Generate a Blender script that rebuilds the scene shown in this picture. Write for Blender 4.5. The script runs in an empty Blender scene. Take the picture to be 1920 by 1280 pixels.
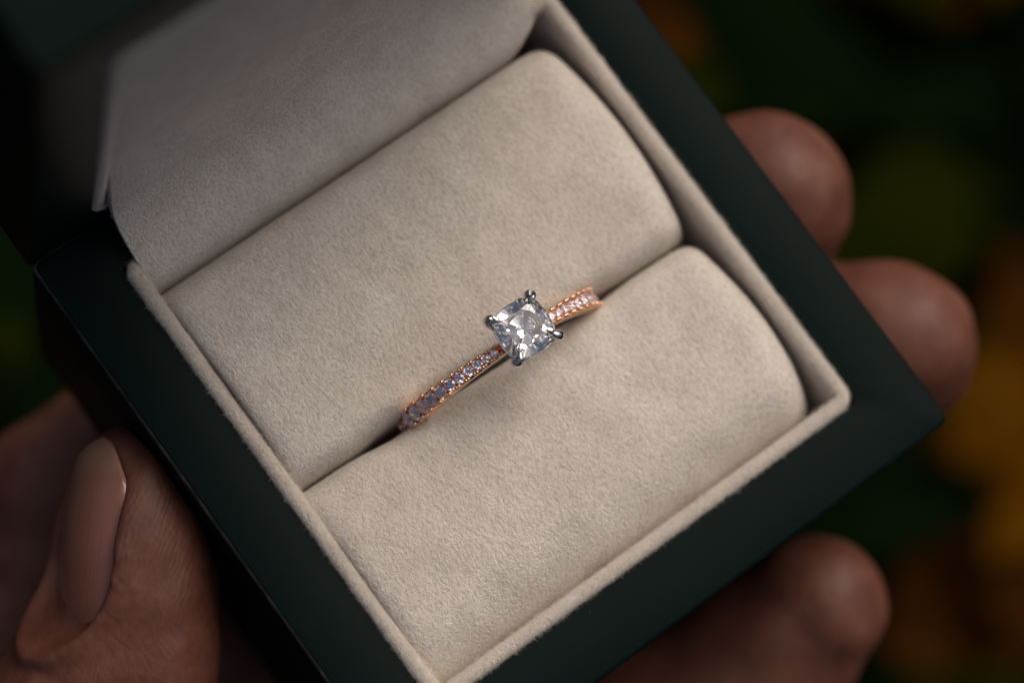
import bpy, bmesh, math, random
import numpy as np
from mathutils import Matrix, Vector

random.seed(7)
rng = np.random.default_rng(7)
MM = 0.001
SC = bpy.context.scene
COL = SC.collection

# ------------------------------------------------------------------ camera
# box frame in mm: X along the front edge, Y towards the hinge, Z up, z=0 is the rim plane
CAM_R = np.array([[0.7930742663993798, -0.5885628521761591, 0.15692984742664493],
                  [0.5508977251308155, 0.8029736607446002, 0.2274752658996317],
                  [-0.25989402536568207, -0.09395248367488963, 0.9610556832933989]])
CAM_P = (-61.954, -24.120, 232.877)
cam_d = bpy.data.cameras.new('camera')
cam = bpy.data.objects.new('camera', cam_d)
COL.objects.link(cam)
M4 = Matrix(CAM_R.T.tolist()).to_4x4()
M4.translation = Vector(CAM_P) * MM
cam.matrix_world = M4
cam_d.sensor_width = 36.0
cam_d.lens = 93.75
cam_d.clip_start = 0.005
cam_d.clip_end = 50.0
cam_d.dof.use_dof = True
cam_d.dof.focus_distance = 0.2355
cam_d.dof.aperture_fstop = 11.0
cam_d.dof.aperture_blades = 0
SC.camera = cam

# ------------------------------------------------------------------ light
SUN_EL, SUN_AZ = 53.0, 66.0        # azimuth clockwise from +Y
w = bpy.data.worlds.new('World')
SC.world = w
w.use_nodes = True
nt = w.node_tree
bg = nt.nodes['Background']
sky = nt.nodes.new('ShaderNodeTexSky')
sky.sky_type = 'NISHITA'
sky.sun_disc = False
sky.sun_elevation = math.radians(SUN_EL)
sky.sun_rotation = math.radians(SUN_AZ)
sky.air_density = 0.7
sky.dust_density = 10.0
sky.ozone_density = 0.5
nt.links.new(sky.outputs[0], bg.inputs[0])
bg.inputs[1].default_value = 0.08
sun_d = bpy.data.lights.new('sun', 'SUN')
sun_d.energy = 1.0
sun_d.angle = math.radians(50)
sun_d.color = (1.0, 0.94, 0.86)
sun = bpy.data.objects.new('sun', sun_d)
COL.objects.link(sun)
az, el = math.radians(SUN_AZ), math.radians(SUN_EL)
sdir = Vector((math.sin(az) * math.cos(el), math.cos(az) * math.cos(el), math.sin(el)))
sun.rotation_euler = sdir.to_track_quat('Z', 'Y').to_euler()
sun.location = sdir * 2

SC.view_settings.view_transform = 'Standard'
SC.view_settings.look = 'None'
SC.view_settings.gamma = 1.0
SC.view_settings.use_curve_mapping = False
SC.view_settings.exposure = -0.05
SC.render.engine = 'CYCLES'
SC.cycles.max_bounces = 24
SC.cycles.transmission_bounces = 20
SC.cycles.glossy_bounces = 10
SC.cycles.diffuse_bounces = 5
SC.cycles.sample_clamp_indirect = 8.0
SC.cycles.blur_glossy = 0.1


# ------------------------------------------------------------------ materials
def new_mat(name):
    m = bpy.data.materials.new(name)
    m.use_nodes = True
    return m, m.node_tree, m.node_tree.nodes['Principled BSDF']


def N(t, kind, **kw):
    n = t.nodes.new(kind)
    for k, v in kw.items():
        if k.startswith('i_'):
            n.inputs[k[2:].replace('_', ' ')].default_value = v
        else:
            setattr(n, k, v)
    return n


def ramp(t, fac, stops):
    r = t.nodes.new('ShaderNodeValToRGB')
    e = r.color_ramp.elements
    while len(e) < len(stops):
        e.new(0.5)
    for q, (p, c) in zip(e, stops):
        q.position = p
        q.color = (*c, 1)
    t.links.new(fac, r.inputs[0])
    return r


def noise(t, co, scale, detail=4, rough=0.6):
    n = N(t, 'ShaderNodeTexNoise')
    n.inputs['Scale'].default_value = scale
    n.inputs['Detail'].default_value = detail
    n.inputs['Roughness'].default_value = rough
    t.links.new(co, n.inputs['Vector'])
    return n


def felt_material():
    m, t, b = new_mat('felt')
    co = N(t, 'ShaderNodeTexCoord').outputs['Object']
    mp = N(t, 'ShaderNodeMapping')
    mp.inputs['Rotation'].default_value = (0, 0, math.radians(-38))
    mp.inputs['Scale'].default_value = (1.0, 0.55, 1.0)
    t.links.new(co, mp.inputs[0])
    n1 = noise(t, mp.outputs[0], 3500, 5, 0.65)
    n2 = noise(t, mp.outputs[0], 330, 4, 0.6)
    n3 = noise(t, co, 5200, 2, 0.5)
    c1 = ramp(t, n1.outputs[0], [(0.30, (0.57, 0.51, 0.435)), (0.50, (0.735, 0.675, 0.60)), (0.70, (0.84, 0.785, 0.71))])
    c2 = ramp(t, n2.outputs[0], [(0.3, (0.84, 0.825, 0.81)), (0.7, (1.03, 1.03, 1.03))])
    mx = N(t, 'ShaderNodeMix', data_type='RGBA', blend_type='MULTIPLY')
    mx.inputs[0].default_value = 1.0
    t.links.new(c1.outputs[0], mx.inputs[6])
    t.links.new(c2.outputs[0], mx.inputs[7])
    t.links.new(mx.outputs[2], b.inputs['Base Color'])
    b.inputs['Roughness'].default_value = 1.0
    b.inputs['Specular IOR Level'].default_value = 0.05
    b.inputs['Sheen Weight'].default_value = 0.25
    b.inputs['Sheen Roughness'].default_value = 0.5
    ad = N(t, 'ShaderNodeMath', operation='ADD')
    t.links.new(n1.outputs[0], ad.inputs[0])
    ml = N(t, 'ShaderNodeMath', operation='MULTIPLY')
    ml.inputs[1].default_value = 0.5
    t.links.new(n3.outputs[0], ml.inputs[0])
    t.links.new(ml.outputs[0], ad.inputs[1])
    bp = N(t, 'ShaderNodeBump')
    bp.inputs['Strength'].default_value = 0.7
    bp.inputs['Distance'].default_value = 0.0004
    t.links.new(ad.outputs[0], bp.inputs['Height'])
    t.links.new(bp.outputs[0], b.inputs['Normal'])
    return m


def fibre_material():
    m, t, b = new_mat('felt_fibre')
    b.inputs['Base Color'].default_value = (0.78, 0.71, 0.62, 1)
    b.inputs['Roughness'].default_value = 0.9
    b.inputs['Specular IOR Level'].default_value = 0.1
    return m


def paint_material():
    m, t, b = new_mat('dark_green_paint')
    co = N(t, 'ShaderNodeTexCoord').outputs['Object']
    n1 = noise(t, co, 900, 4, 0.6)
    n2 = noise(t, co, 60, 3, 0.5)
    c = ramp(t, n2.outputs[0], [(0.3, (0.0024, 0.0074, 0.0066)), (0.7, (0.0034, 0.0096, 0.0088))])
    # worn, brownish bare wood along the sharp edges
    ge = N(t, 'ShaderNodeNewGeometry')
    rp = ramp(t, ge.outputs['Pointiness'], [(0.54, (0, 0, 0)), (0.60, (1, 1, 1))])
    th = ramp(t, n1.outputs[0], [(0.48, (0, 0, 0)), (0.66, (1, 1, 1))])
    ml = N(t, 'ShaderNodeMath', operation='MULTIPLY')
    t.links.new(rp.outputs[0], ml.inputs[0])
    t.links.new(th.outputs[0], ml.inputs[1])
    mx = N(t, 'ShaderNodeMix', data_type='RGBA')
    t.links.new(ml.outputs[0], mx.inputs[0])
    t.links.new(c.outputs[0], mx.inputs[6])
    mx.inputs[7].default_value = (0.13, 0.10, 0.085, 1)
    vs = N(t, 'ShaderNodeTexVoronoi', feature='F1')
    vs.inputs['Scale'].default_value = 260
    t.links.new(co, vs.inputs['Vector'])
    sr = ramp(t, vs.outputs['Distance'], [(0.018, (0.6, 0.6, 0.6)), (0.035, (0, 0, 0))])
    mx2 = N(t, 'ShaderNodeMix', data_type='RGBA')
    t.links.new(sr.outputs[0], mx2.inputs[0])
    t.links.new(mx.outputs[2], mx2.inputs[6])
    mx2.inputs[7].default_value = (0.05, 0.05, 0.045, 1)
    t.links.new(mx2.outputs[2], b.inputs['Base Color'])
    b.inputs['Roughness'].default_value = 0.45
    b.inputs['Specular IOR Level'].default_value = 0.04
    bp = N(t, 'ShaderNodeBump')
    bp.inputs['Strength'].default_value = 0.15
    bp.inputs['Distance'].default_value = 0.0001
    t.links.new(n1.outputs[0], bp.inputs['Height'])
    t.links.new(bp.outputs[0], b.inputs['Normal'])
    return m


def metal(name, col, rough):
    m, t, b = new_mat(name)
    b.inputs['Base Color'].default_value = (*col, 1)
    b.inputs['Metallic'].default_value = 1.0
    b.inputs['Roughness'].default_value = rough
    return m


def gem(name, col, ior):
    m, t, b = new_mat(name)
    b.inputs['Base Color'].default_value = (*col, 1)
    b.inputs['Roughness'].default_value = 0.0
    b.inputs['IOR'].default_value = ior
    b.inputs['Transmission Weight'].default_value = 1.0
    return m


def skin_material():
    m, t, b = new_mat('skin')
    co = N(t, 'ShaderNodeTexCoord').outputs['Object']
    n1 = noise(t, co, 150, 6, 0.62)
    n2 = noise(t, co, 1100, 5, 0.65)
    c = ramp(t, n1.outputs[0], [(0.32, (0.105, 0.034, 0.021)), (0.52, (0.155, 0.059, 0.037)), (0.70, (0.195, 0.088, 0.056))])
    c2 = ramp(t, n2.outputs[0], [(0.3, (0.78, 0.74, 0.72)), (0.7, (1.08, 1.08, 1.08))])
    mx = N(t, 'ShaderNodeMix', data_type='RGBA', blend_type='MULTIPLY')
    mx.inputs[0].default_value = 1.0
    t.links.new(c.outputs[0], mx.inputs[6])
    t.links.new(c2.outputs[0], mx.inputs[7])
    t.links.new(mx.outputs[2], b.inputs['Base Color'])
    b.inputs['Roughness'].default_value = 0.52
    b.inputs['Specular IOR Level'].default_value = 0.35
    b.inputs['Subsurface Weight'].default_value = 0.25
    b.inputs['Subsurface Radius'].default_value = (1.0, 0.35, 0.2)
    b.inputs['Subsurface Scale'].default_value = 0.0018
    # friction ridges: warped fine bands
    dn = noise(t, co, 130, 2, 0.5)
    dw = noise(t, co, 240, 3, 0.55)
    dt = N(t, 'ShaderNodeVectorMath', operation='DOT_PRODUCT')
    t.links.new(co, dt.inputs[0])
    dt.inputs[1].default_value = (0.55, -0.83, 0.1)
    wp = N(t, 'ShaderNodeMath', operation='MULTIPLY_ADD')
    t.links.new(dw.outputs[0], wp.inputs[0])
    wp.inputs[1].default_value = 0.0020
    t.links.new(dt.outputs['Value'], wp.inputs[2])
    fr = N(t, 'ShaderNodeMath', operation='MULTIPLY')
    t.links.new(wp.outputs[0], fr.inputs[0])
    fr.inputs[1].default_value = 2 * math.pi / 0.00048
    wv = N(t, 'ShaderNodeMath', operation='SINE')
    t.links.new(fr.outputs[0], wv.inputs[0])
    vo = N(t, 'ShaderNodeTexVoronoi', feature='DISTANCE_TO_EDGE')
    vo.inputs['Scale'].default_value = 1100
    vmp = N(t, 'ShaderNodeMapping')
    vmp.inputs['Rotation'].default_value = (0.3, 0.4, 0.9)
    vmp.inputs['Scale'].default_value = (1.0, 0.45, 0.8)
    t.links.new(co, vmp.inputs[0])
    t.links.new(vmp.outputs[0], vo.inputs['Vector'])
    vr = ramp(t, vo.outputs[0], [(0.0, (0, 0, 0)), (0.25, (1, 1, 1))])
    mk = ramp(t, dn.outputs[0], [(0.40, (0, 0, 0)), (0.62, (0.20, 0.20, 0.20))])
    wm = N(t, 'ShaderNodeMath', operation='MULTIPLY')
    t.links.new(wv.outputs[0], wm.inputs[0])
    t.links.new(mk.outputs[0], wm.inputs[1])
    a1 = N(t, 'ShaderNodeMath', operation='MULTIPLY_ADD')
    t.links.new(vr.outputs[0], a1.inputs[0])
    a1.inputs[1].default_value = 0.45
    t.links.new(wm.outputs[0], a1.inputs[2])
    a2 = N(t, 'ShaderNodeMath', operation='ADD')
    t.links.new(a1.outputs[0], a2.inputs[0])
    t.links.new(n2.outputs[0], a2.inputs[1])
    bp = N(t, 'ShaderNodeBump')
    bp.inputs['Strength'].default_value = 0.45
    bp.inputs['Distance'].default_value = 0.00009
    t.links.new(a2.outputs[0], bp.inputs['Height'])
    t.links.new(bp.outputs[0], b.inputs['Normal'])
    return m


def nail_material():
    m, t, b = new_mat('fingernail')
    co = N(t, 'ShaderNodeTexCoord').outputs['UV']
    n1 = noise(t, co, 3.0, 3, 0.5)
    sx = N(t, 'ShaderNodeSeparateXYZ')
    t.links.new(co, sx.inputs[0])
    ad = N(t, 'ShaderNodeMath', operation='MULTIPLY_ADD')
    t.links.new(n1.outputs[0], ad.inputs[0])
    ad.inputs[1].default_value = 0.12
    t.links.new(sx.outputs[1], ad.inputs[2])
    c = ramp(t, ad.outputs[0], [(0.04, (0.15, 0.060, 0.040)), (0.26, (0.27, 0.108, 0.074)), (0.58, (0.36, 0.146, 0.105)), (0.86, (0.35, 0.158, 0.108)), (0.99, (0.40, 0.225, 0.15))])
    t.links.new(c.outputs[0], b.inputs['Base Color'])
    b.inputs['Coat Weight'].default_value = 0.5
    b.inputs['Coat Roughness'].default_value = 0.25
    b.inputs['Roughness'].default_value = 0.26
    b.inputs['Specular IOR Level'].default_value = 0.5
    b.inputs['Subsurface Weight'].default_value = 0.15
    b.inputs['Subsurface Scale'].default_value = 0.001
    mp = N(t, 'ShaderNodeMapping')
    mp.inputs['Scale'].default_value = (38, 1.2, 1)
    t.links.new(co, mp.inputs[0])
    n2 = noise(t, mp.outputs[0], 1.0, 2, 0.5)
    bp = N(t, 'ShaderNodeBump')
    bp.inputs['Strength'].default_value = 0.3
    bp.inputs['Distance'].default_value = 0.0001
    t.links.new(n2.outputs[0], bp.inputs['Height'])
    t.links.new(bp.outputs[0], b.inputs['Normal'])
    return m


def leaf_material(name, ca, cb):
    m, t, b = new_mat(name)
    co = N(t, 'ShaderNodeTexCoord').outputs['Object']
    n1 = noise(t, co, 60, 3, 0.5)
    c = ramp(t, n1.outputs[0], [(0.3, ca), (0.7, cb)])
    t.links.new(c.outputs[0], b.inputs['Base Color'])
    b.inputs['Roughness'].default_value = 0.8
    b.inputs['Specular IOR Level'].default_value = 0.0
    return m


def worn_material():
    m, t, b = new_mat('worn_paint_edge')
    co = N(t, 'ShaderNodeTexCoord').outputs['Object']
    n1 = noise(t, co, 420, 5, 0.7)
    c = ramp(t, n1.outputs[0], [(0.36, (0.006, 0.012, 0.011)), (0.52, (0.045, 0.038, 0.032)), (0.72, (0.13, 0.105, 0.09))])
    t.links.new(c.outputs[0], b.inputs['Base Color'])
    b.inputs['Roughness'].default_value = 0.6
    b.inputs['Specular IOR Level'].default_value = 0.3
    return m


FELT, FIBRE, PAINT, WORN = felt_material(), fibre_material(), paint_material(), worn_material()
ROSE = metal('rose_gold', (0.95, 0.58, 0.36), 0.11)
WHITE = metal('white_gold', (0.62, 0.61, 0.59), 0.08)
DIAMOND = gem('diamond', (1, 1, 1), 2.417)
PINK_REFL = gem('pink_reflection_diamond', (0.98, 0.90, 0.97), 2.3)  # pink of the reflections put into the stone's colour
SKIN, NAIL = skin_material(), nail_material()


# ------------------------------------------------------------------ helpers
def obj(name, verts, faces, mat, parent=None, smooth=True, origin=(0, 0, 0)):
    """verts in mm, world (box) frame; origin in mm becomes the object's origin"""
    o3 = np.array(origin, float)
    v = (np.asarray(verts, float) - o3) * MM
    me = bpy.data.meshes.new(name)
    me.from_pydata(v.tolist(), [], [list(map(int, f)) for f in faces])
    me.materials.append(mat)
    me.update()
    if smooth:
        me.shade_smooth()
    return link(name, me, parent, origin)


def link(name, me, parent=None, origin=(0, 0, 0), rot=None, scale=None):
    o = bpy.data.objects.new(name, me)
    COL.objects.link(o)
    mw = Matrix.Translation(Vector(origin) * MM)
    if rot is not None:
        mw = mw @ rot.to_4x4()
    if scale is not None:
        mw = mw @ Matrix.Diagonal((*scale, 1))
    if parent is not None:
        o.parent = parent
        o.matrix_parent_inverse = Matrix.Identity(4)
        o.matrix_basis = parent_world(parent).inverted() @ mw
    else:
        o.matrix_basis = mw
    return o


def parent_world(p):
    m = p.matrix_basis.copy()
    while p.parent is not None:
        p = p.parent
        m = p.matrix_basis @ m
    return m


def thing(name, loc, label, cat, group=None):
    o = bpy.data.objects.new(name, None)
    COL.objects.link(o)
    o.empty_display_size = 0.01
    o.matrix_basis = Matrix.Translation(Vector(loc) * MM)
    o['label'] = label
    o['category'] = cat
    if group:
        o['group'] = group
    return o


def rrect(x0, x1, y0, y1, r, seg=6):
    pts = []
    for cx, cy, a0 in ((x1 - r, y1 - r, 0), (x0 + r, y1 - r, 90), (x0 + r, y0 + r, 180), (x1 - r, y0 + r, 270)):
        for k in range(seg + 1):
            a = math.radians(a0 + 90 * k / seg)
            pts.append((cx + r * math.cos(a), cy + r * math.sin(a)))
    return pts


def loft(rings, cap_a=True, cap_b=True, sub=0):
    """rings: list of equal-length closed loops of 3d points"""
    n = len(rings[0])
    v, f = [], []
    for r in rings:
        v += r
    for k in range(len(rings) - 1):
        for i in range(n):
            j = (i + 1) % n
            f.append((k * n + i, k * n + j, (k + 1) * n + j, (k + 1) * n + i))
    if cap_a:
        f.append(tuple(reversed(range(n))))
    if cap_b:
        f.append(tuple((len(rings) - 1) * n + i for i in range(n)))
    return v, f


def sharp(o, deg=30):
    me = o.data
    bm = bmesh.new()
    bm.from_mesh(me)
    bmesh.ops.recalc_face_normals(bm, faces=bm.faces)
    for e in bm.edges:
        if len(e.link_faces) == 2:
            e.smooth = e.calc_face_angle(0) < math.radians(deg)
    bm.to_mesh(me)
    bm.free()


def fibres(name, src, n, length, width, lift, parent, mask=None, spread=1.0):
    """short felt hairs standing on the surface of src, one stuff part"""
    me = src.data
    me.calc_loop_triangles()
    nv = len(me.vertices)
    co = np.empty(nv * 3)
    me.vertices.foreach_get('co', co)
    co = co.reshape(-1, 3) * 1000 + np.array(parent_world(src).translation) * 1000
    nt_ = len(me.loop_triangles)
    ti = np.empty(nt_ * 3, dtype=np.int32)
    me.loop_triangles.foreach_get('vertices', ti)
    ti = ti.reshape(-1, 3)
    a, b, c = co[ti[:, 0]], co[ti[:, 1]], co[ti[:, 2]]
    cr = np.cross(b - a, c - a)
    ar = np.linalg.norm(cr, axis=1)
    nm = cr / np.maximum(ar[:, None], 1e-12)
    wgt = ar.copy()
    if mask is not None:
        wgt *= mask((a + b + c) / 3, nm)
    wgt /= wgt.sum()
    k = rng.choice(nt_, n, p=wgt)
    u, v = rng.random(n), rng.random(n)
    s = u + v > 1
    u[s], v[s] = 1 - u[s], 1 - v[s]
    p = a[k] + (b[k] - a[k]) * u[:, None] + (c[k] - a[k]) * v[:, None]
    d = nm[k]
    t = rng.normal(size=(n, 3))
    t -= (t * d).sum(1)[:, None] * d
    t /= np.linalg.norm(t, axis=1)[:, None]
    L = length * rng.uniform(0.4, 1.3, n)[:, None]
    lf = lift * rng.uniform(0.3, 1.3, n)[:, None]
    mid = p + t * L * 0.5 * spread + d * L * lf * 0.7
    t2 = rng.normal(size=(n, 3)) * 0.35
    tip = mid + (t * spread + t2) * L * 0.45 + d * L * lf * rng.uniform(-0.3, 0.7, n)[:, None]
    side = np.cross(t, d) * width * rng.uniform(0.6, 1.4, n)[:, None]
    p = p - d * 0.03
    V = np.stack([p - side, p + side, mid + side * 0.8, mid - side * 0.8, tip], 1).reshape(-1, 3)
    me2 = bpy.data.meshes.new(name)
    base = np.arange(n)[:, None] * 5
    quads = (base + np.array([[0, 1, 2, 3]]))
    tris = (base + np.array([[3, 2, 4]]))
    me2.vertices.add(n * 5)
    me2.vertices.foreach_set('co', (V * MM).ravel())
    me2.loops.add(n * 7)
    li = np.concatenate([quads, tris], 1).ravel()
    me2.loops.foreach_set('vertex_index', li.astype(np.int32))
    me2.polygons.add(n * 2)
    ls = (np.arange(n)[:, None] * 7 + np.array([[0, 4]])).ravel()
    me2.polygons.foreach_set('loop_start', ls.astype(np.int32))
    me2.materials.append(FIBRE)
    me2.update(calc_edges=True)
    me2.validate()
    o = link(name, me2, parent)
    o['kind'] = 'stuff'
    return o


# ------------------------------------------------------------------ ground and foliage behind
GZ = -430.0


def build_ground():
    n = 60
    xs = np.linspace(-1500, 1500, n)
    V, F = [], []
    for j in range(n):
        for i in range(n):
            V.append((xs[i], xs[j], GZ + 14 * math.sin(xs[i] * .013 + 1) * math.cos(xs[j] * .017) + random.uniform(-4, 4)))
    for j in range(n - 1):
        for i in range(n - 1):
            F.append((j * n + i, j * n + i + 1, (j + 1) * n + i + 1, (j + 1) * n + i))
    m, t, b = new_mat('dark_soil')
    co = N(t, 'ShaderNodeTexCoord').outputs['Object']
    n1 = noise(t, co, 25, 6, 0.65)
    c = ramp(t, n1.outputs[0], [(0.3, (0.002, 0.003, 0.0015)), (0.7, (0.005, 0.006, 0.003))])
    t.links.new(c.outputs[0], b.inputs['Base Color'])
    b.inputs['Roughness'].default_value = 1.0
    b.inputs['Specular IOR Level'].default_value = 0.05
    o = obj('ground', V, F, m)
    o['kind'] = 'structure'
    o['label'] = 'dark soil far below the held ring box'
    return o


build_ground()

LEAF_M = {
    'orange': leaf_material('orange_leaf', (0.055, 0.0205, 0.0010), (0.085, 0.034, 0.0014)),
    'rust': leaf_material('rust_leaf', (0.024, 0.008, 0.0015), (0.040, 0.0135, 0.0018)),
    'green': leaf_material('green_leaf', (0.0065, 0.0095, 0.0005), (0.012, 0.0150, 0.0007)),
    'deep': leaf_material('deep_green_leaf', (0.0015, 0.0045, 0.0012), (0.003, 0.0075, 0.0018)),
}
STEM_M = leaf_material('plant_stem', (0.020, 0.016, 0.008), (0.035, 0.028, 0.012))


def leaf_verts(L, W):
    """pointed oval leaf with a folded midrib and drooping tip"""
    V, F = [], []
    k = 7
    for i in range(k + 1):
        s = i / k
        wv = W * 0.5 * math.sin(math.pi * min(1, s * 0.97 + 0.03)) ** 0.75
        z = -0.22 * L * s * s + 0.05 * L * s
        V += [(s * L, -wv, z + wv * 0.35), (s * L, 0, z), (s * L, wv, z + wv * 0.35)]
    for i in range(k):
        a = i * 3
        F += [(a, a + 3, a + 4, a + 1), (a + 1, a + 4, a + 5, a + 2)]
    return V, F


LEAF_ME = {}
for key, mt in LEAF_M.items():
    lv, lf = leaf_verts(34, 22)
    me = bpy.data.meshes.new('leaf')
    me.from_pydata((np.array(lv) * MM).tolist(), [], lf)
    me.materials.append(mt)
    me.shade_smooth()
    LEAF_ME[key] = me


def tube(path, rad, seg=8):
    path = [Vector(p) for p in path]
    V, F = [], []
    for i, p in enumerate(path):
        d = (path[min(i + 1, len(path) - 1)] - path[max(i - 1, 0)]).normalized()
        u = d.orthogonal().normalized()
        wv = d.cross(u)
        r = rad[i] if hasattr(rad, '__len__') else rad
        for k in range(seg):
            a = 2 * math.pi * k / seg
            V.append(tuple(p + (u * math.cos(a) + wv * math.sin(a)) * r))
    for i in range(len(path) - 1):
        for k in range(seg):
            j = (k + 1) % seg
            F.append((i * seg + k, i * seg + j, (i + 1) * seg + j, (i + 1) * seg + k))
    F.append(tuple(reversed(range(seg))))
    F.append(tuple((len(path) - 1) * seg + k for k in range(seg)))
    return V, F


def plant(name, root, label, cat, leaves):
    """leaves: (x, y, z, heading deg, kind, scale)"""
    root = (root[0], root[1], GZ - 5)
    t = thing(name, root, label, cat)
    for (x, y, z, hd, kind, sc) in leaves:
        tip = Vector((x, y, z))
        r0 = Vector(root)
        mid = r0.lerp(tip, 0.55) + Vector((0, 0, 40))
        path = [r0.lerp(mid, s).lerp(mid.lerp(tip, s), s) for s in (0, .2, .4, .6, .8, 1)]
        v, f = tube(path, [2.4, 2.0, 1.6, 1.2, 0.9, 0.6], 6)
        obj('stem', v, f, STEM_M, t)
        rot = Matrix.Rotation(math.radians(hd), 3, 'Z') @ Matrix.Rotation(math.radians(random.uniform(-14, 8)), 3, 'Y') @ Matrix.Rotation(math.radians(random.uniform(-18, 18)), 3, 'X')
        link('leaf', LEAF_ME[kind], t, (x, y, z), rot, (sc, sc, sc))
    return t


def px(u, v, z):
    """layout helper: where the sight line of a measured point meets height z"""
    d = CAM_R.T @ np.array([(u - 960) / 5000, -(v - 640) / 5000, -1.0])
    s = (z - CAM_P[2]) / d[2]
    return (CAM_P[0] + s * d[0], CAM_P[1] + s * d[1], z)


def spray(spots):
    out = []
    for (u, v, z, hd, kind, sc) in spots:
        p = px(u, v, z)
        # the listed spot is the leaf's middle: step back half a leaf
        a = math.radians(hd)
        out.append((p[0] - 17 * sc * math.cos(a), p[1] - 17 * sc * math.sin(a), z, hd, kind, sc))
    return out


plant('autumn_shrub', (150, -60, 0), 'orange-leaved shrub blurred below the right corner of the ring box', 'shrub', spray([
    (1860, 770, -240, 20, 'orange', 0.75), (1815, 830, -250, -40, 'orange', 0.55), (1895, 850, -245, 70, 'orange', 0.6), (1780, 790, -270, 15, 'orange', 0.45), (1850, 900, -275, -20, 'rust', 0.7),
    (1880, 720, -260, 120, 'orange', 0.7), (1910, 985, -240, 10, 'orange', 0.5), (1760, 760, -290, 200, 'rust', 0.6),
    (1900, 1080, -250, -70, 'rust', 0.8), (1730, 1110, -255, 30, 'rust', 0.75), (1800, 1090, -262, 10, 'rust', 0.6),
    (1720, 1200, -255, -60, 'rust', 0.55), (1880, 1180, -262, -30, 'rust', 0.7), (1900, 620, -300, 60, 'rust', 0.7)]))
plant('green_shrub', (120, 20, 0), 'green-leaved shrub blurred between the two upper fingertips', 'shrub', spray([
    (1650, 470, -240, 40, 'green', 1.0), (1720, 400, -255, 80, 'green', 0.9), (1610, 440, -265, 10, 'green', 0.8), (1600, 530, -250, -10, 'green', 0.8),
    (1730, 330, -275, 130, 'green', 0.7), (1660, 900, -250, 0, 'deep', 1.3), (1600, 950, -262, 40, 'green', 0.8), (1420, 90, -270, 40, 'deep', 1.3),
    (1360, 130, -285, 80, 'deep', 1.2), (1500, 120, -285, 110, 'deep', 1.2), (1720, 960, -275, 60, 'deep', 1.2)]))
plant('orange_sprig', (130, 70, 0), 'single orange-leaved sprig blurred beside the upper right box edge', 'sprig', spray([
    (1250, 70, -150, -55, 'rust', 0.38), (1225, 20, -165, -40, 'rust', 0.38), (1300, 150, -185, -60, 'green', 0.5)]))
plant('low_green_plant', (-30, 60, 0), 'small dark green plant blurred beside the left rear box corner', 'plant', spray([
    (20, 640, -220, 60, 'green', 0.3), (80, 700, -240, 20, 'deep', 0.8), (10, 560, -240, 90, 'deep', 0.8)]))


def build_cover():
    V, F, MI = [], [], []
    kinds = list(LEAF_M)
    for i in range(2600):
        x, y = rng.normal(60, 190), rng.normal(10, 170)
        kind = rng.choice(4, p=[0.03, 0.10, 0.17, 0.70])
        sc = rng.uniform(0.6, 1.5)
        lv, lf = leaf_verts(34 * sc, 20 * sc)
        rot = Matrix.Rotation(rng.uniform(0, 6.28), 3, 'Z') @ Matrix.Rotation(rng.uniform(-.6, .6), 3, 'Y') @ Matrix.Rotation(rng.uniform(-.5, .5), 3, 'X')
        z = GZ + 20 + rng.uniform(0, 70)
        b = len(V)
        for p in lv:
            q = rot @ Vector(p)
            V.append((q.x + x, q.y + y, q.z + z))
        F += [tuple(b + k for k in f) for f in lf]
        MI += [kind] * len(lf)
    me = bpy.data.meshes.new('ground_cover')
    me.from_pydata((np.array(V) * MM).tolist(), [], F)
    for k in kinds:
        me.materials.append(LEAF_M[k])
    me.polygons.foreach_set('material_index', np.array(MI, dtype=np.int32))
    me.shade_smooth()
    o = link('ground_cover', me)
    o['kind'] = 'stuff'
    o['label'] = 'dark leafy ground cover far below the ring box'
    o['category'] = 'ground cover'


build_cover()

# ------------------------------------------------------------------ ring box
H, HB, OP = 30.64, 28.85, 24.15          # outer half side, rear edge, opening half side
BH = 32.0                                # base height
LIN = 1.35                               # felt lining thickness
BOX = thing('ring_box', (0, 0, -BH), 'open dark green wooden ring box lined with cream felt, held in a hand', 'ring box')


def shell(x0, x1, y0, y1, ox0, ox1, oy0, oy1, depth, floor):
    """open box, rim at z=0, bevelled outside and inside edges"""
    rings = []
    seg = 6

    def ring(i, z, r):
        return [(p[0], p[1], z) for p in rrect(x0 + i, x1 - i, y0 + i, y1 - i, r, seg)]

    def oring(i, z, r):
        return [(p[0], p[1], z) for p in rrect(ox0 - i, ox1 + i, oy0 - i, oy1 + i, r, seg)]
    rings.append(ring(0.9, -depth, 0.6))
    rings.append(ring(0.25, -depth + 0.25, 0.8))
    rings.append(ring(0, -depth + 0.9, 0.9))
    rings.append(ring(0, -0.45, 0.9))
    rings.append(ring(0.06, -0.22, 0.86))
    rings.append(ring(0.22, -0.06, 0.8))
    rings.append(ring(0.45, 0, 0.7))
    rings.append(oring(0.3, 0, 0.9))
    rings.append(oring(0.08, -0.08, 0.8))
    rings.append(oring(0, -0.3, 0.8))
    rings.append(oring(0, -floor, 0.8))
    return loft(rings)


v, f = shell(-H, H, -H, HB, -OP, OP, -OP, OP, BH, 20)
case = obj('case_base', v, f, PAINT, BOX)
case.data.materials.append(WORN)
nr = 28
for pl in case.data.polygons[nr * 3:nr * 5]:
    if pl.center.x < -0.028 or pl.center.y > 0.027:
        pl.material_index = 1
sharp(case, 40)


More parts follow.
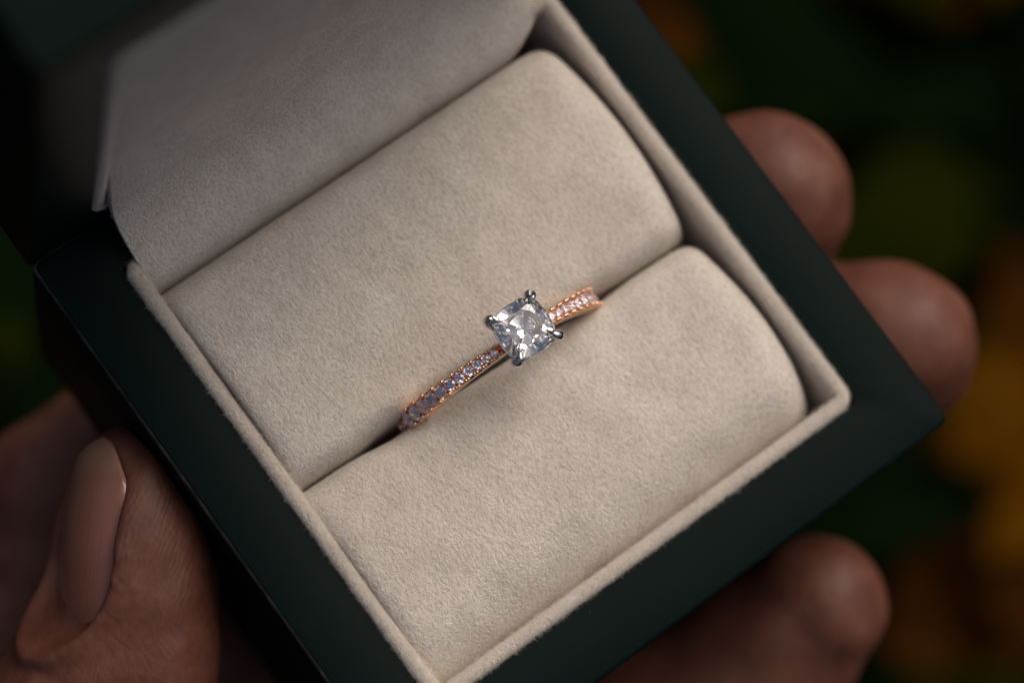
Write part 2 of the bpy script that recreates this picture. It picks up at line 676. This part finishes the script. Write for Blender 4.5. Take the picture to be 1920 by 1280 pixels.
def lining(x0, x1, y0, y1, th, top, depth, r):
    rings = []

    def ring(i, z):
        return [(p[0], p[1], z) for p in rrect(x0 + i, x1 - i, y0 + i, y1 - i, max(0.25, r - i), 6)]
    rings.append(ring(0, -depth))
    rings.append(ring(0, top - 0.55))
    for k in range(1, 8):
        a = math.pi * k / 8
        rings.append(ring(th / 2 - th / 2 * math.cos(a), top - 0.55 + 0.55 * math.sin(a)))
    rings.append(ring(th, top - 0.55))
    rings.append(ring(th, -depth))
    # subdivide long sides so fuzz and bump read evenly
    return loft(rings, False, False)


v, f = lining(-OP + .04, OP - .04, -OP + .04, OP - .04, LIN, 0.55, 19.9, 1.6)
lin = obj('felt_lining', v, f, FELT, BOX)
sharp(lin, 60)
IN = OP - LIN                              # inner felt face


def slit_y(x):
    return -2.0 - 0.03 * x


def slit_gap(x):
    return 0.10 + 0.42 * math.exp(-((x + 12.3) / 3.0) ** 2) + 0.30 * math.exp(-((x - 11.0) / 2.5) ** 2) + 0.10 * math.exp(-(x / 9.0) ** 4)


def cushion(y_lo, y_hi, x0, x1, r_lo, r_hi, top, crown, endr, edge_lo=None, edge_hi=None):
    nx, ny = 90, 64

    def dense(n):
        s = np.linspace(0, 1, n)
        return 0.5 - 0.5 * np.cos(np.pi * s) * (0.55 + 0.45 * np.abs(np.cos(np.pi * s)) ** 2)
    us, vs = dense(nx), dense(ny)
    V, F = [], []

    def roll(d, r, dep):
        t = max(0.0, min(1.0, (r - d) / r))
        return dep * (1 - math.sqrt(max(0.0, 1 - t * t)))
    for v_ in vs:
        for u_ in us:
            x = x0 + (x1 - x0) * u_
            lo = edge_lo(x) if edge_lo else y_lo
            hi = edge_hi(x) if edge_hi else y_hi
            y = lo + (hi - lo) * v_
            # right-hand end swells a little in the middle
            xe = x1 + 0.9 * math.sin(math.pi * v_) - 0.9
            x = x0 + (xe - x0) * u_
            z = top + crown * math.sin(math.pi * v_) ** 0.9
            z -= roll(y - lo, r_lo, 3.6 if r_lo < 3.4 else 4.2)
            z -= roll(hi - y, r_hi, 3.6)
            z -= roll(xe - x, endr, 3.4)
            z -= roll(x - x0, 1.6, 0.7)
            z += 0.10 * math.sin(x * .31 + y * .2) * math.sin(y * .27 + 1.3) + 0.05 * math.sin(x * .9 + 2) * math.sin(y * .8)
            V.append((x, y, z))
    for j in range(ny - 1):
        for i in range(nx - 1):
            a = j * nx + i
            F.append((a, a + 1, a + nx + 1, a + nx))
    # skirt down to the floor of the tray
    rim = [i for i in range(nx)] + [j * nx + nx - 1 for j in range(1, ny)] + [(ny - 1) * nx + i for i in range(nx - 2, -1, -1)] + [j * nx for j in range(ny - 2, 0, -1)]
    b = len(V)
    for k in rim:
        V.append((V[k][0], V[k][1], -19.5))
    n = len(rim)
    for k in range(n):
        F.append((rim[k], b + k, b + (k + 1) % n, rim[(k + 1) % n]))
    return V, F


v, f = cushion(0, 20.6, -IN + .30, 22.4, 2.0, 2.6, -0.1, 1.5, 4.0, edge_lo=lambda x: slit_y(x) + slit_gap(x))
cushion_back = obj('cushion', v, f, FELT, BOX)
cushion_back['label'] = 'cream felt cushion roll behind the ring, towards the hinge'
v, f = cushion(-IN + .03, 0, -IN + .03, 22.4, 6.0, 1.9, -0.1, 1.2, 3.8, edge_hi=lambda x: slit_y(x) - slit_gap(x))
cushion_front = obj('cushion', v, f, FELT, BOX)
cushion_front['label'] = 'cream felt cushion roll in front of the ring'

# lid, standing up from the hinge; built lying flat (rim at z=0) then stood up
LID_T = 2.5
st, ct = math.sin(math.radians(LID_T)), math.cos(math.radians(LID_T))


def stand(p):
    """lid frame (x, s, d): s = distance from hinge, d = depth out of the opening (negative = into the lid)"""
    x, s, d = p
    return (x, HB + 0.03 - s * st - d * ct, s * ct - d * st - 1.6)


LS0, LS1 = 5.2, 50.8
v, f = shell(-H, H, 0.0, 59.5, -OP, OP, LS0, LS1, 20, 12)
lid = obj('lid', [stand(p) for p in v], f, PAINT, BOX)
lid['label'] = 'dark green lid standing open at the hinge'
sharp(lid, 40)
v, f = lining(-OP + .04, OP - .04, LS0 + .04, LS1 - .04, LIN, 0.2, 11.9, 1.6)
lid_lin = obj('lid_lining', [stand(p) for p in v], f, FELT, lid)
sharp(lid_lin, 60)

# felt panel: comes up behind the rear cushion, rolls over the hinge and lines the lid
prof = [(20.75, -14), (20.75, -6), (20.85, -2.6), (21.2, -0.9), (21.9, 0.15), (22.9, 0.65), (24.0, 1.1), (25.3, 1.9), (26.4, 3.1), (27.2, 4.7)]
for s, d_ in ((8.6, 0.95), (11, 0.7), (14, 0.3), (18, -0.2), (23, -0.25), (30, -0.25), (37, -0.25), (44, -0.25), (49.8, -0.25)):
    q = stand((0, s, d_))
    prof.append((q[1], q[2]))
# smooth resample
pr = np.array(prof)
dd = np.r_[0, np.cumsum(np.linalg.norm(np.diff(pr, axis=0), axis=1))]
ss = np.linspace(0, dd[-1], 140)
py = np.interp(ss, dd, pr[:, 0])
pz = np.interp(ss, dd, pr[:, 1])
for _ in range(6):
    py[1:-1] = (py[:-2] + 2 * py[1:-1] + py[2:]) / 4
    pz[1:-1] = (pz[:-2] + 2 * pz[1:-1] + pz[2:]) / 4
V, F = [], []
nx = 60
for k in range(len(ss)):
    sfl = max(0, min(1, (ss[k] - 22) / 10))
    xl = -22.75 + 0.1 * sfl
    cr = max(0.0, min(1.0, (py[k] - 20.75) / 3.0))
    xr = 18.6 + 3.4 * math.sqrt(1 - (1 - cr) ** 2) + 0.6 * sfl
    ty, tz = np.gradient(py)[k], np.gradient(pz)[k]
    tl = math.hypot(ty, tz)
    ny_, nz_ = -tz / tl, ty / tl
    for i in range(nx):
        u = i / (nx - 1)
        x = xl + (xr - xl) * u
        off = -0.6 * max(0, 1 - (xr - x) / 2.2) ** 2 - 0.15 * max(0, 1 - (x - xl) / 1.0) ** 2
        V.append((x, py[k] + ny_ * off, pz[k] + nz_ * off))
n0 = len(ss) * nx
for k in range(len(ss)):           # back side, 0.7 mm felt thickness
    ty, tz = np.gradient(py)[k], np.gradient(pz)[k]
    tl = math.hypot(ty, tz)
    for i in range(nx):
        p = V[k * nx + i]
        V.append((p[0], p[1] + tz / tl * 0.6, p[2] - ty / tl * 0.6))
for k in range(len(ss) - 1):
    for i in range(nx - 1):
        a = k * nx + i
        F.append((a, a + 1, a + nx + 1, a + nx))
        F.append((n0 + a, n0 + a + nx, n0 + a + nx + 1, n0 + a + 1))
    for i in (0, nx - 1):
        a = k * nx + i
        q = (a, a + nx, n0 + a + nx, n0 + a)
        F.append(q if i == 0 else q[::-1])
panel = obj('felt_panel', V, F, FELT, BOX)
panel['label'] = 'cream felt panel running over the hinge and up into the lid'
sharp(panel, 60)

# felt hairs
top_only = lambda c, n: np.where((n[:, 2] > 0.15) | (c[:, 2] > -3), 1.0, 0.0)
fibres('nap', cushion_back, 26000, 0.5, 0.009, 0.32, cushion_back, top_only)
fibres('nap', cushion_front, 26000, 0.5, 0.009, 0.32, cushion_front, top_only)
fibres('nap', panel, 22000, 0.5, 0.009, 0.32, panel, lambda c, n: np.where((c[:, 2] > -3) & (n[:, 1] < 0.5), 1.0, 0.0))
fibres('nap', lin, 80000, 0.48, 0.0065, 0.55, lin, lambda c, n: np.where(c[:, 2] > -0.2, 6.0, np.where(c[:, 2] > -6, 0.15, 0)))
fibres('nap', lid_lin, 12000, 0.34, 0.007, 0.5, lid_lin, lambda c, n: np.where((n[:, 1] < -0.2), 1.0, 0.0))

# ------------------------------------------------------------------ ring
RC = np.array([-0.35, 0.0, -4.5])            # ring centre
RC[1] = slit_y(RC[0])
RO = 11.1
RING = thing('engagement_ring', (RC[0], RC[1], RC[2] - RO), 'rose gold ring with one large square diamond standing in the cushion slit', 'ring')
tw = math.atan(-0.03)
EX = np.array([math.cos(tw), math.sin(tw), 0.0])   # in-plane horizontal
EY = np.array([-math.sin(tw), math.cos(tw), 0.0])  # ring axis
EZ = np.array([0, 0, 1.0])


def rp(theta, r, y):
    """theta degrees from the top, positive to the left"""
    a = math.radians(theta)
    return RC + EX * (-math.sin(a) * r) + EZ * (math.cos(a) * r) + EY * y


def band_w(theta):
    t = min(1.0, abs(theta) / 62.0)
    return 0.50 + 0.45 * t if abs(theta) < 88 else 0.96      # half width


rings = []
for k in range(144):
    th = k * 2.5
    thn = th if th <= 180 else th - 360
    hw = band_w(thn)
    pave = 9 < abs(thn) < 84
    ro = RO
    ri = RO - 1.5
    g = 0.75 if pave else 0.0       # the pave channel lies a little below the edge rails
    e = 0.14
    prof_ = [(ri + 0.15, -hw), (ro - 0.12, -hw), (ro, -hw + 0.10), (ro, -hw + e), (ro - g, -hw + e + 0.07), (ro - g, hw - e - 0.07), (ro, hw - e), (ro, hw - 0.10), (ro - 0.12, hw), (ri + 0.15, hw), (ri, hw - 0.2), (ri, -hw + 0.2)]
    rings.append([tuple(rp(thn, r, y)) for r, y in prof_])
rings.append(rings[0])
n = len(rings[0])
V = [p for r in rings[:-1] for p in r]
F = []
K = len(rings) - 1
for k in range(K):
    for i in range(n):
        j = (i + 1) % n
        F.append((k * n + i, k * n + j, ((k + 1) % K) * n + j, ((k + 1) % K) * n + i))
band = obj('band', V, F, ROSE, RING)
sharp(band, 35)


def hull_mesh(name, pts, mat):
    bm = bmesh.new()
    for p in pts:
        bm.verts.new(Vector(p) * MM * 100)      # hull at a larger scale, shrunk after
    r = bmesh.ops.convex_hull(bm, input=bm.verts)
    bmesh.ops.delete(bm, geom=[g for g in r['geom_unused'] if isinstance(g, bmesh.types.BMVert)], context='VERTS')
    bmesh.ops.dissolve_limit(bm, angle_limit=math.radians(1.0), verts=bm.verts, edges=bm.edges)
    bmesh.ops.recalc_face_normals(bm, faces=bm.faces)
    bmesh.ops.scale(bm, vec=(0.01, 0.01, 0.01), verts=bm.verts)
    me = bpy.data.meshes.new(name)
    bm.to_mesh(me)
    bm.free()
    me.materials.append(mat)
    return me


def sup(a, half, e):
    c, s = math.cos(a), math.sin(a)
    r = (abs(c) ** e + abs(s) ** e) ** (-1 / e)
    return half * r * c, half * r * s


def diamond_pts(half, e, k=1.0):
    P = []
    d = math.pi / 8
    for i in range(8):                               # table
        x, y = sup(2 * d * i + d, half * 0.62, 2.6)
        P.append((x, y, 0.34 * half * k))
    for i in range(8):                               # kite corners
        x, y = sup(2 * d * i, half * 0.83, e)
        P.append((x, y, 0.19 * half * k))
    for i in range(32):                              # girdle
        x, y = sup(math.pi * 2 * i / 32, half, e)
        P += [(x, y, 0.025 * half), (x, y, -0.03 * half)]
    for i in range(16):
        x, y = sup(d * i, half * (0.63 if i % 2 == 0 else 0.57), 2.4)
        P.append((x, y, (-0.372 if i % 2 == 0 else -0.405) * half * k))
    for i in range(8):
        x, y = sup(2 * d * i + d, half * 0.28, 2.1)
        P.append((x, y, -0.655 * half * k))
    P.append((0, 0, -0.885 * half * k))
    return P


SZ = 8.85                                           # girdle height of the centre stone
SC0 = np.array([0.15, 0, SZ])
SC0[1] = slit_y(SC0[0]) + 0.1
SH = 2.55
rot_tw = Matrix.Rotation(tw, 3, 'Z')
centre = link('centre_stone', hull_mesh('centre_stone', diamond_pts(SH, 3.1), DIAMOND), RING, tuple(SC0), rot_tw @ Matrix.Rotation(math.radians(-3.0), 3, 'Y') @ Matrix.Rotation(math.radians(1.5), 3, 'X'))
centre['label'] = 'large square cushion-cut diamond'


def sp(x, y, z):
    return tuple(SC0 + EX * x + EY * y + EZ * z)


for sx in (-1, 1):
    for sy in (-1, 1):
        path, rad = [], []
        for (r, z, q) in ((0.6, -3.3, .42), (0.95, -2.5, .44), (1.4, -1.6, .46), (1.85, -0.8, .50), (2.14, -0.25, .54), (2.22, 0.10, .55), (2.15, 0.40, .50), (1.96, 0.60, .39), (1.72, 0.66, .25), (1.50, 0.62, .11), (1.42, 0.58, .03)):
            path.append(sp(sx * r, sy * r, z))
            rad.append(q)
        v, f = tube(path, rad, 14)
        c = obj('claw', v, f, WHITE, RING)
        c.data.shade_smooth()
# gallery rails between the claws, just under the girdle, and a small lower ring
for nm, z, rr, e in (('gallery_rail', -0.40, 2.30, 3.0), ('gallery_rail', -1.75, 1.25, 2.6)):
    loop = []
    for k in range(64):
        x, y = sup(2 * math.pi * k / 64, rr, e)
        loop.append((x, y))
    V, F = [], []
    for k, (x, y) in enumerate(loop):
        L = math.hypot(x, y)
        ox, oy = x / L, y / L
        for q in range(10):
            a = 2 * math.pi * q / 10
            V.append(sp(x + ox * .17 * math.cos(a), y + oy * .17 * math.cos(a), z + .26 * math.sin(a)))
    for k in range(64):
        for q in range(10):
            k2, q2 = (k + 1) % 64, (q + 1) % 10
            F.append((k * 10 + q, k2 * 10 + q, k2 * 10 + q2, k * 10 + q2))
    obj(nm, V, F, WHITE, RING)

# added white cup: hides the band so the stone reflects grey, not gold
prof_ = [(0.75, -3.05), (1.05, -2.75), (1.25, -2.2), (1.55, -1.75), (1.62, -1.55), (1.45, -1.55), (1.05, -2.1), (0.55, -2.55), (0.02, -2.65)]
v, f = loft([[sp(r * math.cos(2 * math.pi * k / 24), r * math.sin(2 * math.pi * k / 24), z) for k in range(24)] for r, z in prof_])
obj('added_reflector_cup', v, f, WHITE, RING)

# pave stones with their setting beads
PAVE_ME = [hull_mesh('pave_stone', diamond_pts(0.5, 2.0, 1.0), g) for g in (
    PINK_REFL, gem('lilac_reflection_diamond', (0.92, 0.88, 1.0), 2.3), gem('blush_reflection_diamond', (1.0, 0.90, 0.88), 2.3))]  # lilac and blush reflections painted in as stone tints
bme = bmesh.new()
bmesh.ops.create_icosphere(bme, subdivisions=2, radius=0.001)
BEAD_ME = bpy.data.meshes.new('bead')
bme.to_mesh(BEAD_ME)
bme.free()
BEAD_ME.materials.append(ROSE)
BEAD_ME.shade_smooth()


def frame_at(theta):
    a = math.radians(theta)
    zax = EX * (-math.sin(a)) + EZ * math.cos(a)
    xax = EX * (math.cos(a)) + EZ * math.sin(a)
    return Matrix(np.stack([xax, EY, zax], 1).tolist())


for side in (1, -1):
    th = 8.0 if side > 0 else 20.0
    th = 10.0
    while th < 77:
        hw = band_w(th)
        dia = (hw - 0.13) * 2 * 0.86
        step = math.degrees((dia + 0.08) / RO)
        c = th + step / 2
        hw = band_w(c)
        dia = (hw - 0.13) * 2 * 0.86
        tilt = Matrix.Rotation(math.radians(random.uniform(-5, 5)), 3, 'X') @ Matrix.Rotation(math.radians(random.uniform(-5, 5)), 3, 'Y') @ Matrix.Rotation(random.uniform(0, 6), 3, 'Z')
        link('pave_stone', random.choice(PAVE_ME), RING, tuple(rp(side * c, RO - 0.07, 0)), frame_at(side * c) @ tilt, (dia, dia, dia))
        for sy in (-1, 1):
            for off in (-0.13, 0.13):
                r_ = random.uniform(0.19, 0.24)
                link('bead', BEAD_ME, RING, tuple(rp(side * (th + math.degrees(off / RO)), RO + 0.09, sy * (hw - 0.17))), None, (r_, r_, r_))
        th += step

# ------------------------------------------------------------------ hand (distance field meshed with surface nets)
def seg_d(P, a, b, ra, rb):
    a, b = np.array(a, np.float32), np.array(b, np.float32)
    ab = b - a
    t = np.clip(((P - a) @ ab) / (ab @ ab), 0, 1)
    d = np.linalg.norm(P - a - t[..., None] * ab, axis=-1)
    return d - (ra + (rb - ra) * t)


def smin(a, b, k):
    h = np.maximum(k - np.abs(a - b), 0) / k
    return np.minimum(a, b) - h * h * k * 0.25


def smax(a, b, k):
    return -smin(-a, -b, k)


def chain(P, pts, k=3.0):
    d = None
    for (a, ra), (b, rb) in zip(pts[:-1], pts[1:]):
        q = seg_d(P, a, b, ra, rb)
        d = q if d is None else smin(d, q, k)
    return d


INDEX = [((-34, -33, -48), 11.5), ((-2, -39.5, -40), 9.2), ((11, -40, -34), 8.4), ((18, -38.3, -28.5), 7.3)]
MIDDLE = [((-30, -15, -53), 11.5), ((14, -16.5, -46), 9.6), ((36, -19, -36), 8.8), ((39.3, -21.8, -20), 7.3)]
RINGF = [((-32, 4, -52), 11.0), ((12, 1, -45), 9.4), ((34.2, -1.7, -34), 8.4), ((37.4, -1.9, -18), 7.2)]
PINKY = [((-36, 15.5, -46), 9.6), ((0, 17.5, -43), 8.6), ((14, 15, -42), 7.8), ((22, 10, -41), 7.0)]
TIPC = np.array(px(258, 950, -10.5))                 # centre of the thumb's last pad
IPJ = np.array(px(262, 1440, -14.5))                 # thumb joint
T_AX = (TIPC - IPJ) / np.linalg.norm(TIPC - IPJ)
VIEW = np.array(CAM_P) - TIPC
VIEW /= np.linalg.norm(VIEW)
BETA = math.radians(58)
T_N = -CAM_R[0] * math.sin(BETA) + VIEW * math.cos(BETA)   # dorsal direction (nail side)
T_N -= T_AX * (T_N @ T_AX)
T_N /= np.linalg.norm(T_N)
T_S = np.cross(T_AX, T_N)
THUMB = [((-84, -22, -48), 15.0), ((-66, -38, -30), 12.0), (px(160, 1450, -17), 11.5), (px(205, 1270, -15.5), 9.2)]
NAIL_S0, NAIL_S1, NAIL_W, NAIL_OFF = -11.8, 6.2, 5.0, 0.7


def half_thick(s):
    return np.interp(s, (-24, -12, -4, 2), (5.4, 7.2, 6.9, 6.3))


def half_wide(s):
    return np.interp(s, (-24, -12, -4, 2), (6.4, 8.5, 8.3, 7.4))


def thumb_pad(P):
    """last joint of the thumb: elliptic section, blunt rounded tip"""
    q = P - TIPC
    s = q @ T_AX
    n_, t_ = q @ T_N, q @ T_S
    cap = np.clip((s + 1.0) / 8.6, 0, None)
    return (np.sqrt((n_ / half_thick(s)) ** 2 + (t_ / half_wide(s)) ** 2 + cap ** 2.3) - 1) * 7.0 + np.clip(-(s + 22), 0, None)


def nail_half_width(u):
    return NAIL_W * max(0.0004, 1 - min(1.0, abs(2 * u - 1)) ** 2.5) ** (1 / 2.0)


def nail_surface(u, v):
    """u 0 (cuticle) .. 1 (free edge); v -1 .. 1 across; lies in the carved bed"""
    sa = NAIL_S0 + (NAIL_S1 - NAIL_S0) * u
    t_ = NAIL_OFF + nail_half_width(u) * v
    f_ = math.sqrt(max(0.0, 1 - max(0.0, (sa + 1.0) / 8.6) ** 2.3))
    n_ = float(half_thick(sa)) * math.sqrt(max(0.05, 1 - (t_ / float(half_wide(sa))) ** 2)) * (0.18 + 0.82 * f_)
    return TIPC + T_AX * sa + T_N * (n_ - 0.16) + T_S * t_


def hand_field(P):
    mid = chain(P, MIDDLE, 4)
    for c_, r_ in (((37.0, -19.6, -24), 6.6), ((38.4, -24.0, -22.5), 5.4), ((39.2, -21.0, -24.5), 6.4)):
        mid = smin(mid, seg_d(P, c_, (36, -19, -34), r_, 8), 5)
    rin = chain(P, RINGF, 4)
    for c_, r_ in (((34.9, 0.8, -21), 6.0), ((36.6, -4.8, -19.5), 5.4), ((37.8, -2.6, -23), 6.0)):
        rin = smin(rin, seg_d(P, c_, (34.5, -1.5, -34), r_, 8), 5)
    d = smin(chain(P, INDEX, 4), mid, 1.5)
    d = smin(d, rin, 1.5)
    d = smin(d, chain(P, PINKY, 4), 1.5)
    wr = (-100, -6, -62)
    palm = seg_d(P, wr, (-36, -30, -52), 15, 12.5)
    for m_, r_ in (((-32, -14, -56), 13), ((-34, 4, -55), 13), ((-38, 11.5, -52), 11.5)):
        palm = smin(palm, seg_d(P, wr, m_, 16, r_), 8)
    palm = smin(palm, seg_d(P, (-85, 5, -57), (-46, 11, -52), 13, 10.5), 8)
    palm = smin(palm, seg_d(P, wr, (-190, -10, -80), 20, 30), 14)
    d = smin(d, palm, 7)
    d = smin(d, chain(P, THUMB, 4), 6)
    d = smin(d, thumb_pad(P), 3)
    # pad pressed flat against the box: keep out of the (slightly grown) box volume
    b_ = np.stack([np.abs(P[..., 0]) - H, np.abs(P[..., 1]) - H, np.abs(P[..., 2] + BH / 2) - BH / 2], -1)
    bd = np.linalg.norm(np.maximum(b_, 0), axis=-1) + np.minimum(b_.max(-1), 0)
    x_, y_, z_ = P[..., 0], P[..., 1], P[..., 2]
    d = d + 0.22 * np.sin(x_ * .55 + 1.1 * np.sin(z_ * .31)) * np.sin(y_ * .62 + .8 * np.sin(x_ * .27)) * np.cos(z_ * .48 + y_ * .2)
    d = smax(d, 0.05 - bd, 1.0)
    d = smin(d, seg_d(P, (-66, -32, -38), (-40, -32, -53), 9, 9), 10)     # web of the thumb
    return d


def local_detail(P, d):
    # nail bed sunk into the thumb, with a raised fold around it
    q = P - TIPC
    s = q @ T_AX
    n_ = q @ T_N
    t_ = q @ T_S
    ang = np.degrees(np.arctan2(t_, n_))
    rad = np.hypot(n_, t_)
    u = (s - NAIL_S0) / (NAIL_S1 - NAIL_S0)
    across = np.abs(t_ - NAIL_OFF) / NAIL_W
    inside = (across ** 2.0 + np.abs(2 * u - 1) ** 2.5) ** (1 / 2.2)
    near = np.clip((n_ - 0.5) / 1.5, 0, 1) * (rad < 13)
    fade = np.clip((0.92 - u) / 0.3, 0, 1)
    d = d - 1.0 * near * fade * np.exp(-((inside - 1.17) / 0.13) ** 2)          # fold of skin
    d = d + 0.80 * near * np.clip((1.04 - inside) / 0.16, 0, 1) * (0.45 + 0.55 * np.clip((1.0 - u) / 0.25, 0, 1))  # nail bed
    d = d + 0.45 * near * np.exp(-((inside - 1.03) / 0.05) ** 2) * np.clip((0.5 - u) / 0.3, 0, 1)
    # creases over the thumb joint and behind the cuticle
    for s0, dep, wd in ((-14.8, 0.35, 0.5), (-17.0, 0.4, 0.6), (-19.5, 0.5, 0.7), (-22.0, 0.5, 0.8), (-25.0, 0.5, 0.9)):
        g = np.exp(-((s + 0.25 * np.abs(t_) - s0 + 0.5 * np.sin(t_ * 0.9 + s0)) / wd) ** 2) * np.clip(1.4 - np.abs(ang) / 75, 0, 1) * (rad < 14)
        d = d + dep * g
    return d


def surface_nets(lo, hi, h, fn):
    nx_, ny_, nz_ = [int((b - a) / h) + 1 for a, b in zip(lo, hi)]
    gx, gy, gz = [np.float32(a) + np.arange(n_, dtype=np.float32) * np.float32(h) for a, n_ in zip(lo, (nx_, ny_, nz_))]
    val = np.empty((nx_, ny_, nz_), np.float32)
    B = 16
    half = 0.5 * B * h * math.sqrt(3) * 1.25 + 1.0
    cx, cy, cz = [g_[::B] + 0.5 * B * h for g_ in (gx, gy, gz)]
    cen = fn(np.stack(np.meshgrid(cx, cy, cz, indexing='ij'), -1))
    for i in range(len(cx)):
        for j in range(len(cy)):
            for k in range(len(cz)):
                sl = (slice(i * B, i * B + B), slice(j * B, j * B + B), slice(k * B, k * B + B))
                if abs(cen[i, j, k]) > half:
                    val[sl] = cen[i, j, k]
                else:
                    val[sl] = fn(np.stack(np.meshgrid(gx[sl[0]], gy[sl[1]], gz[sl[2]], indexing='ij'), -1))
    s = val < 0
    c = np.zeros((nx_ - 1, ny_ - 1, nz_ - 1), np.int8)
    for a in (0, 1):
        for b in (0, 1):
            for e in (0, 1):
                c += s[a:nx_ - 1 + a, b:ny_ - 1 + b, e:nz_ - 1 + e]
    act = (c > 0) & (c < 8)
    idx = np.full(act.shape, -1, np.int64)
    ijk = np.argwhere(act)
    idx[act] = np.arange(len(ijk))
    acc = np.zeros((len(ijk), 3))
    cnt = np.zeros(len(ijk))
    corners = [(a, b, e) for a in (0, 1) for b in (0, 1) for e in (0, 1)]
    for p in corners:
        for ax in range(3):
            if p[ax]:
                continue
            q = list(p)
            q[ax] = 1
            va = val[ijk[:, 0] + p[0], ijk[:, 1] + p[1], ijk[:, 2] + p[2]]
            vb = val[ijk[:, 0] + q[0], ijk[:, 1] + q[1], ijk[:, 2] + q[2]]
            m = (va < 0) != (vb < 0)
            t = np.where(m, va / np.where(m, va - vb, 1), 0)
            pos = np.array(p, float)[None].repeat(len(ijk), 0)
            pos[:, ax] += t
            acc += pos * m[:, None]
            cnt += m
    vert = (ijk + acc / cnt[:, None]) * h + np.array(lo)
    faces = []
    for ax in range(3):
        o1, o2 = (ax + 1) % 3, (ax + 2) % 3
        sl0 = [slice(None)] * 3
        sl1 = [slice(None)] * 3
        sl0[ax], sl1[ax] = slice(0, -1), slice(1, None)
        ed = s[tuple(sl0)] != s[tuple(sl1)]
        e = np.argwhere(ed)
        e = e[(e[:, o1] > 0) & (e[:, o2] > 0) & (e[:, o1] < val.shape[o1] - 1) & (e[:, o2] < val.shape[o2] - 1)]
        inv = s[e[:, 0], e[:, 1], e[:, 2]]
        q = []
        for d1, d2 in ((0, 0), (1, 0), (1, 1), (0, 1)):
            k = e.copy()
            k[:, o1] -= d1
            k[:, o2] -= d2
            q.append(idx[k[:, 0], k[:, 1], k[:, 2]])
        q = np.stack(q, 1)
        q[~inv] = q[~inv][:, ::-1]
        faces.append(q)
    return vert, np.concatenate(faces)


hv, hf = surface_nets((-150, -66, -104), (58, 42, 4), 0.5, lambda G: local_detail(G, hand_field(G)))
HAND = obj('hand', hv, hf, SKIN, origin=(-40, 0, -70))
sm = HAND.modifiers.new('soften', 'SMOOTH')
sm.factor = 0.5
sm.iterations = 3
HAND['label'] = 'bare hand cradling the ring box from below with thumb and fingertips'
HAND['category'] = 'hand'

V, F, UV = [], [], []
na, nb = 40, 26
for layer in (0, 1):
    for i in range(na + 1):
        s = i / na
        for j in range(nb + 1):
            v_ = -1 + 2 * j / nb
            u_ = 0.5 - 0.5 * math.cos(math.pi * s)
            p = nail_surface(-0.015 + 1.02 * u_, v_ * 1.05) - T_N * (0.4 * layer)
            V.append(tuple(p))
            UV.append((j / nb, u_))
m0 = (na + 1) * (nb + 1)
for i in range(na):
    for j in range(nb):
        a = i * (nb + 1) + j
        F.append((a, a + 1, a + nb + 2, a + nb + 1))
        F.append((m0 + a, m0 + a + nb + 1, m0 + a + nb + 2, m0 + a + 1))
edge = [j for j in range(nb + 1)] + [i * (nb + 1) + nb for i in range(1, na + 1)] + [na * (nb + 1) + j for j in range(nb - 1, -1, -1)] + [i * (nb + 1) for i in range(na - 1, 0, -1)]
for k in range(len(edge)):
    a, b = edge[k], edge[(k + 1) % len(edge)]
    F.append((b, a, m0 + a, m0 + b))
nail = obj('fingernail', V, F, NAIL, HAND)
uvl = nail.data.uv_layers.new(name='UVMap')
for lp in nail.data.loops:
    uvl.data[lp.index].uv = UV[lp.vertex_index]
nail['label'] = 'long pale thumbnail'
sharp(nail, 50)
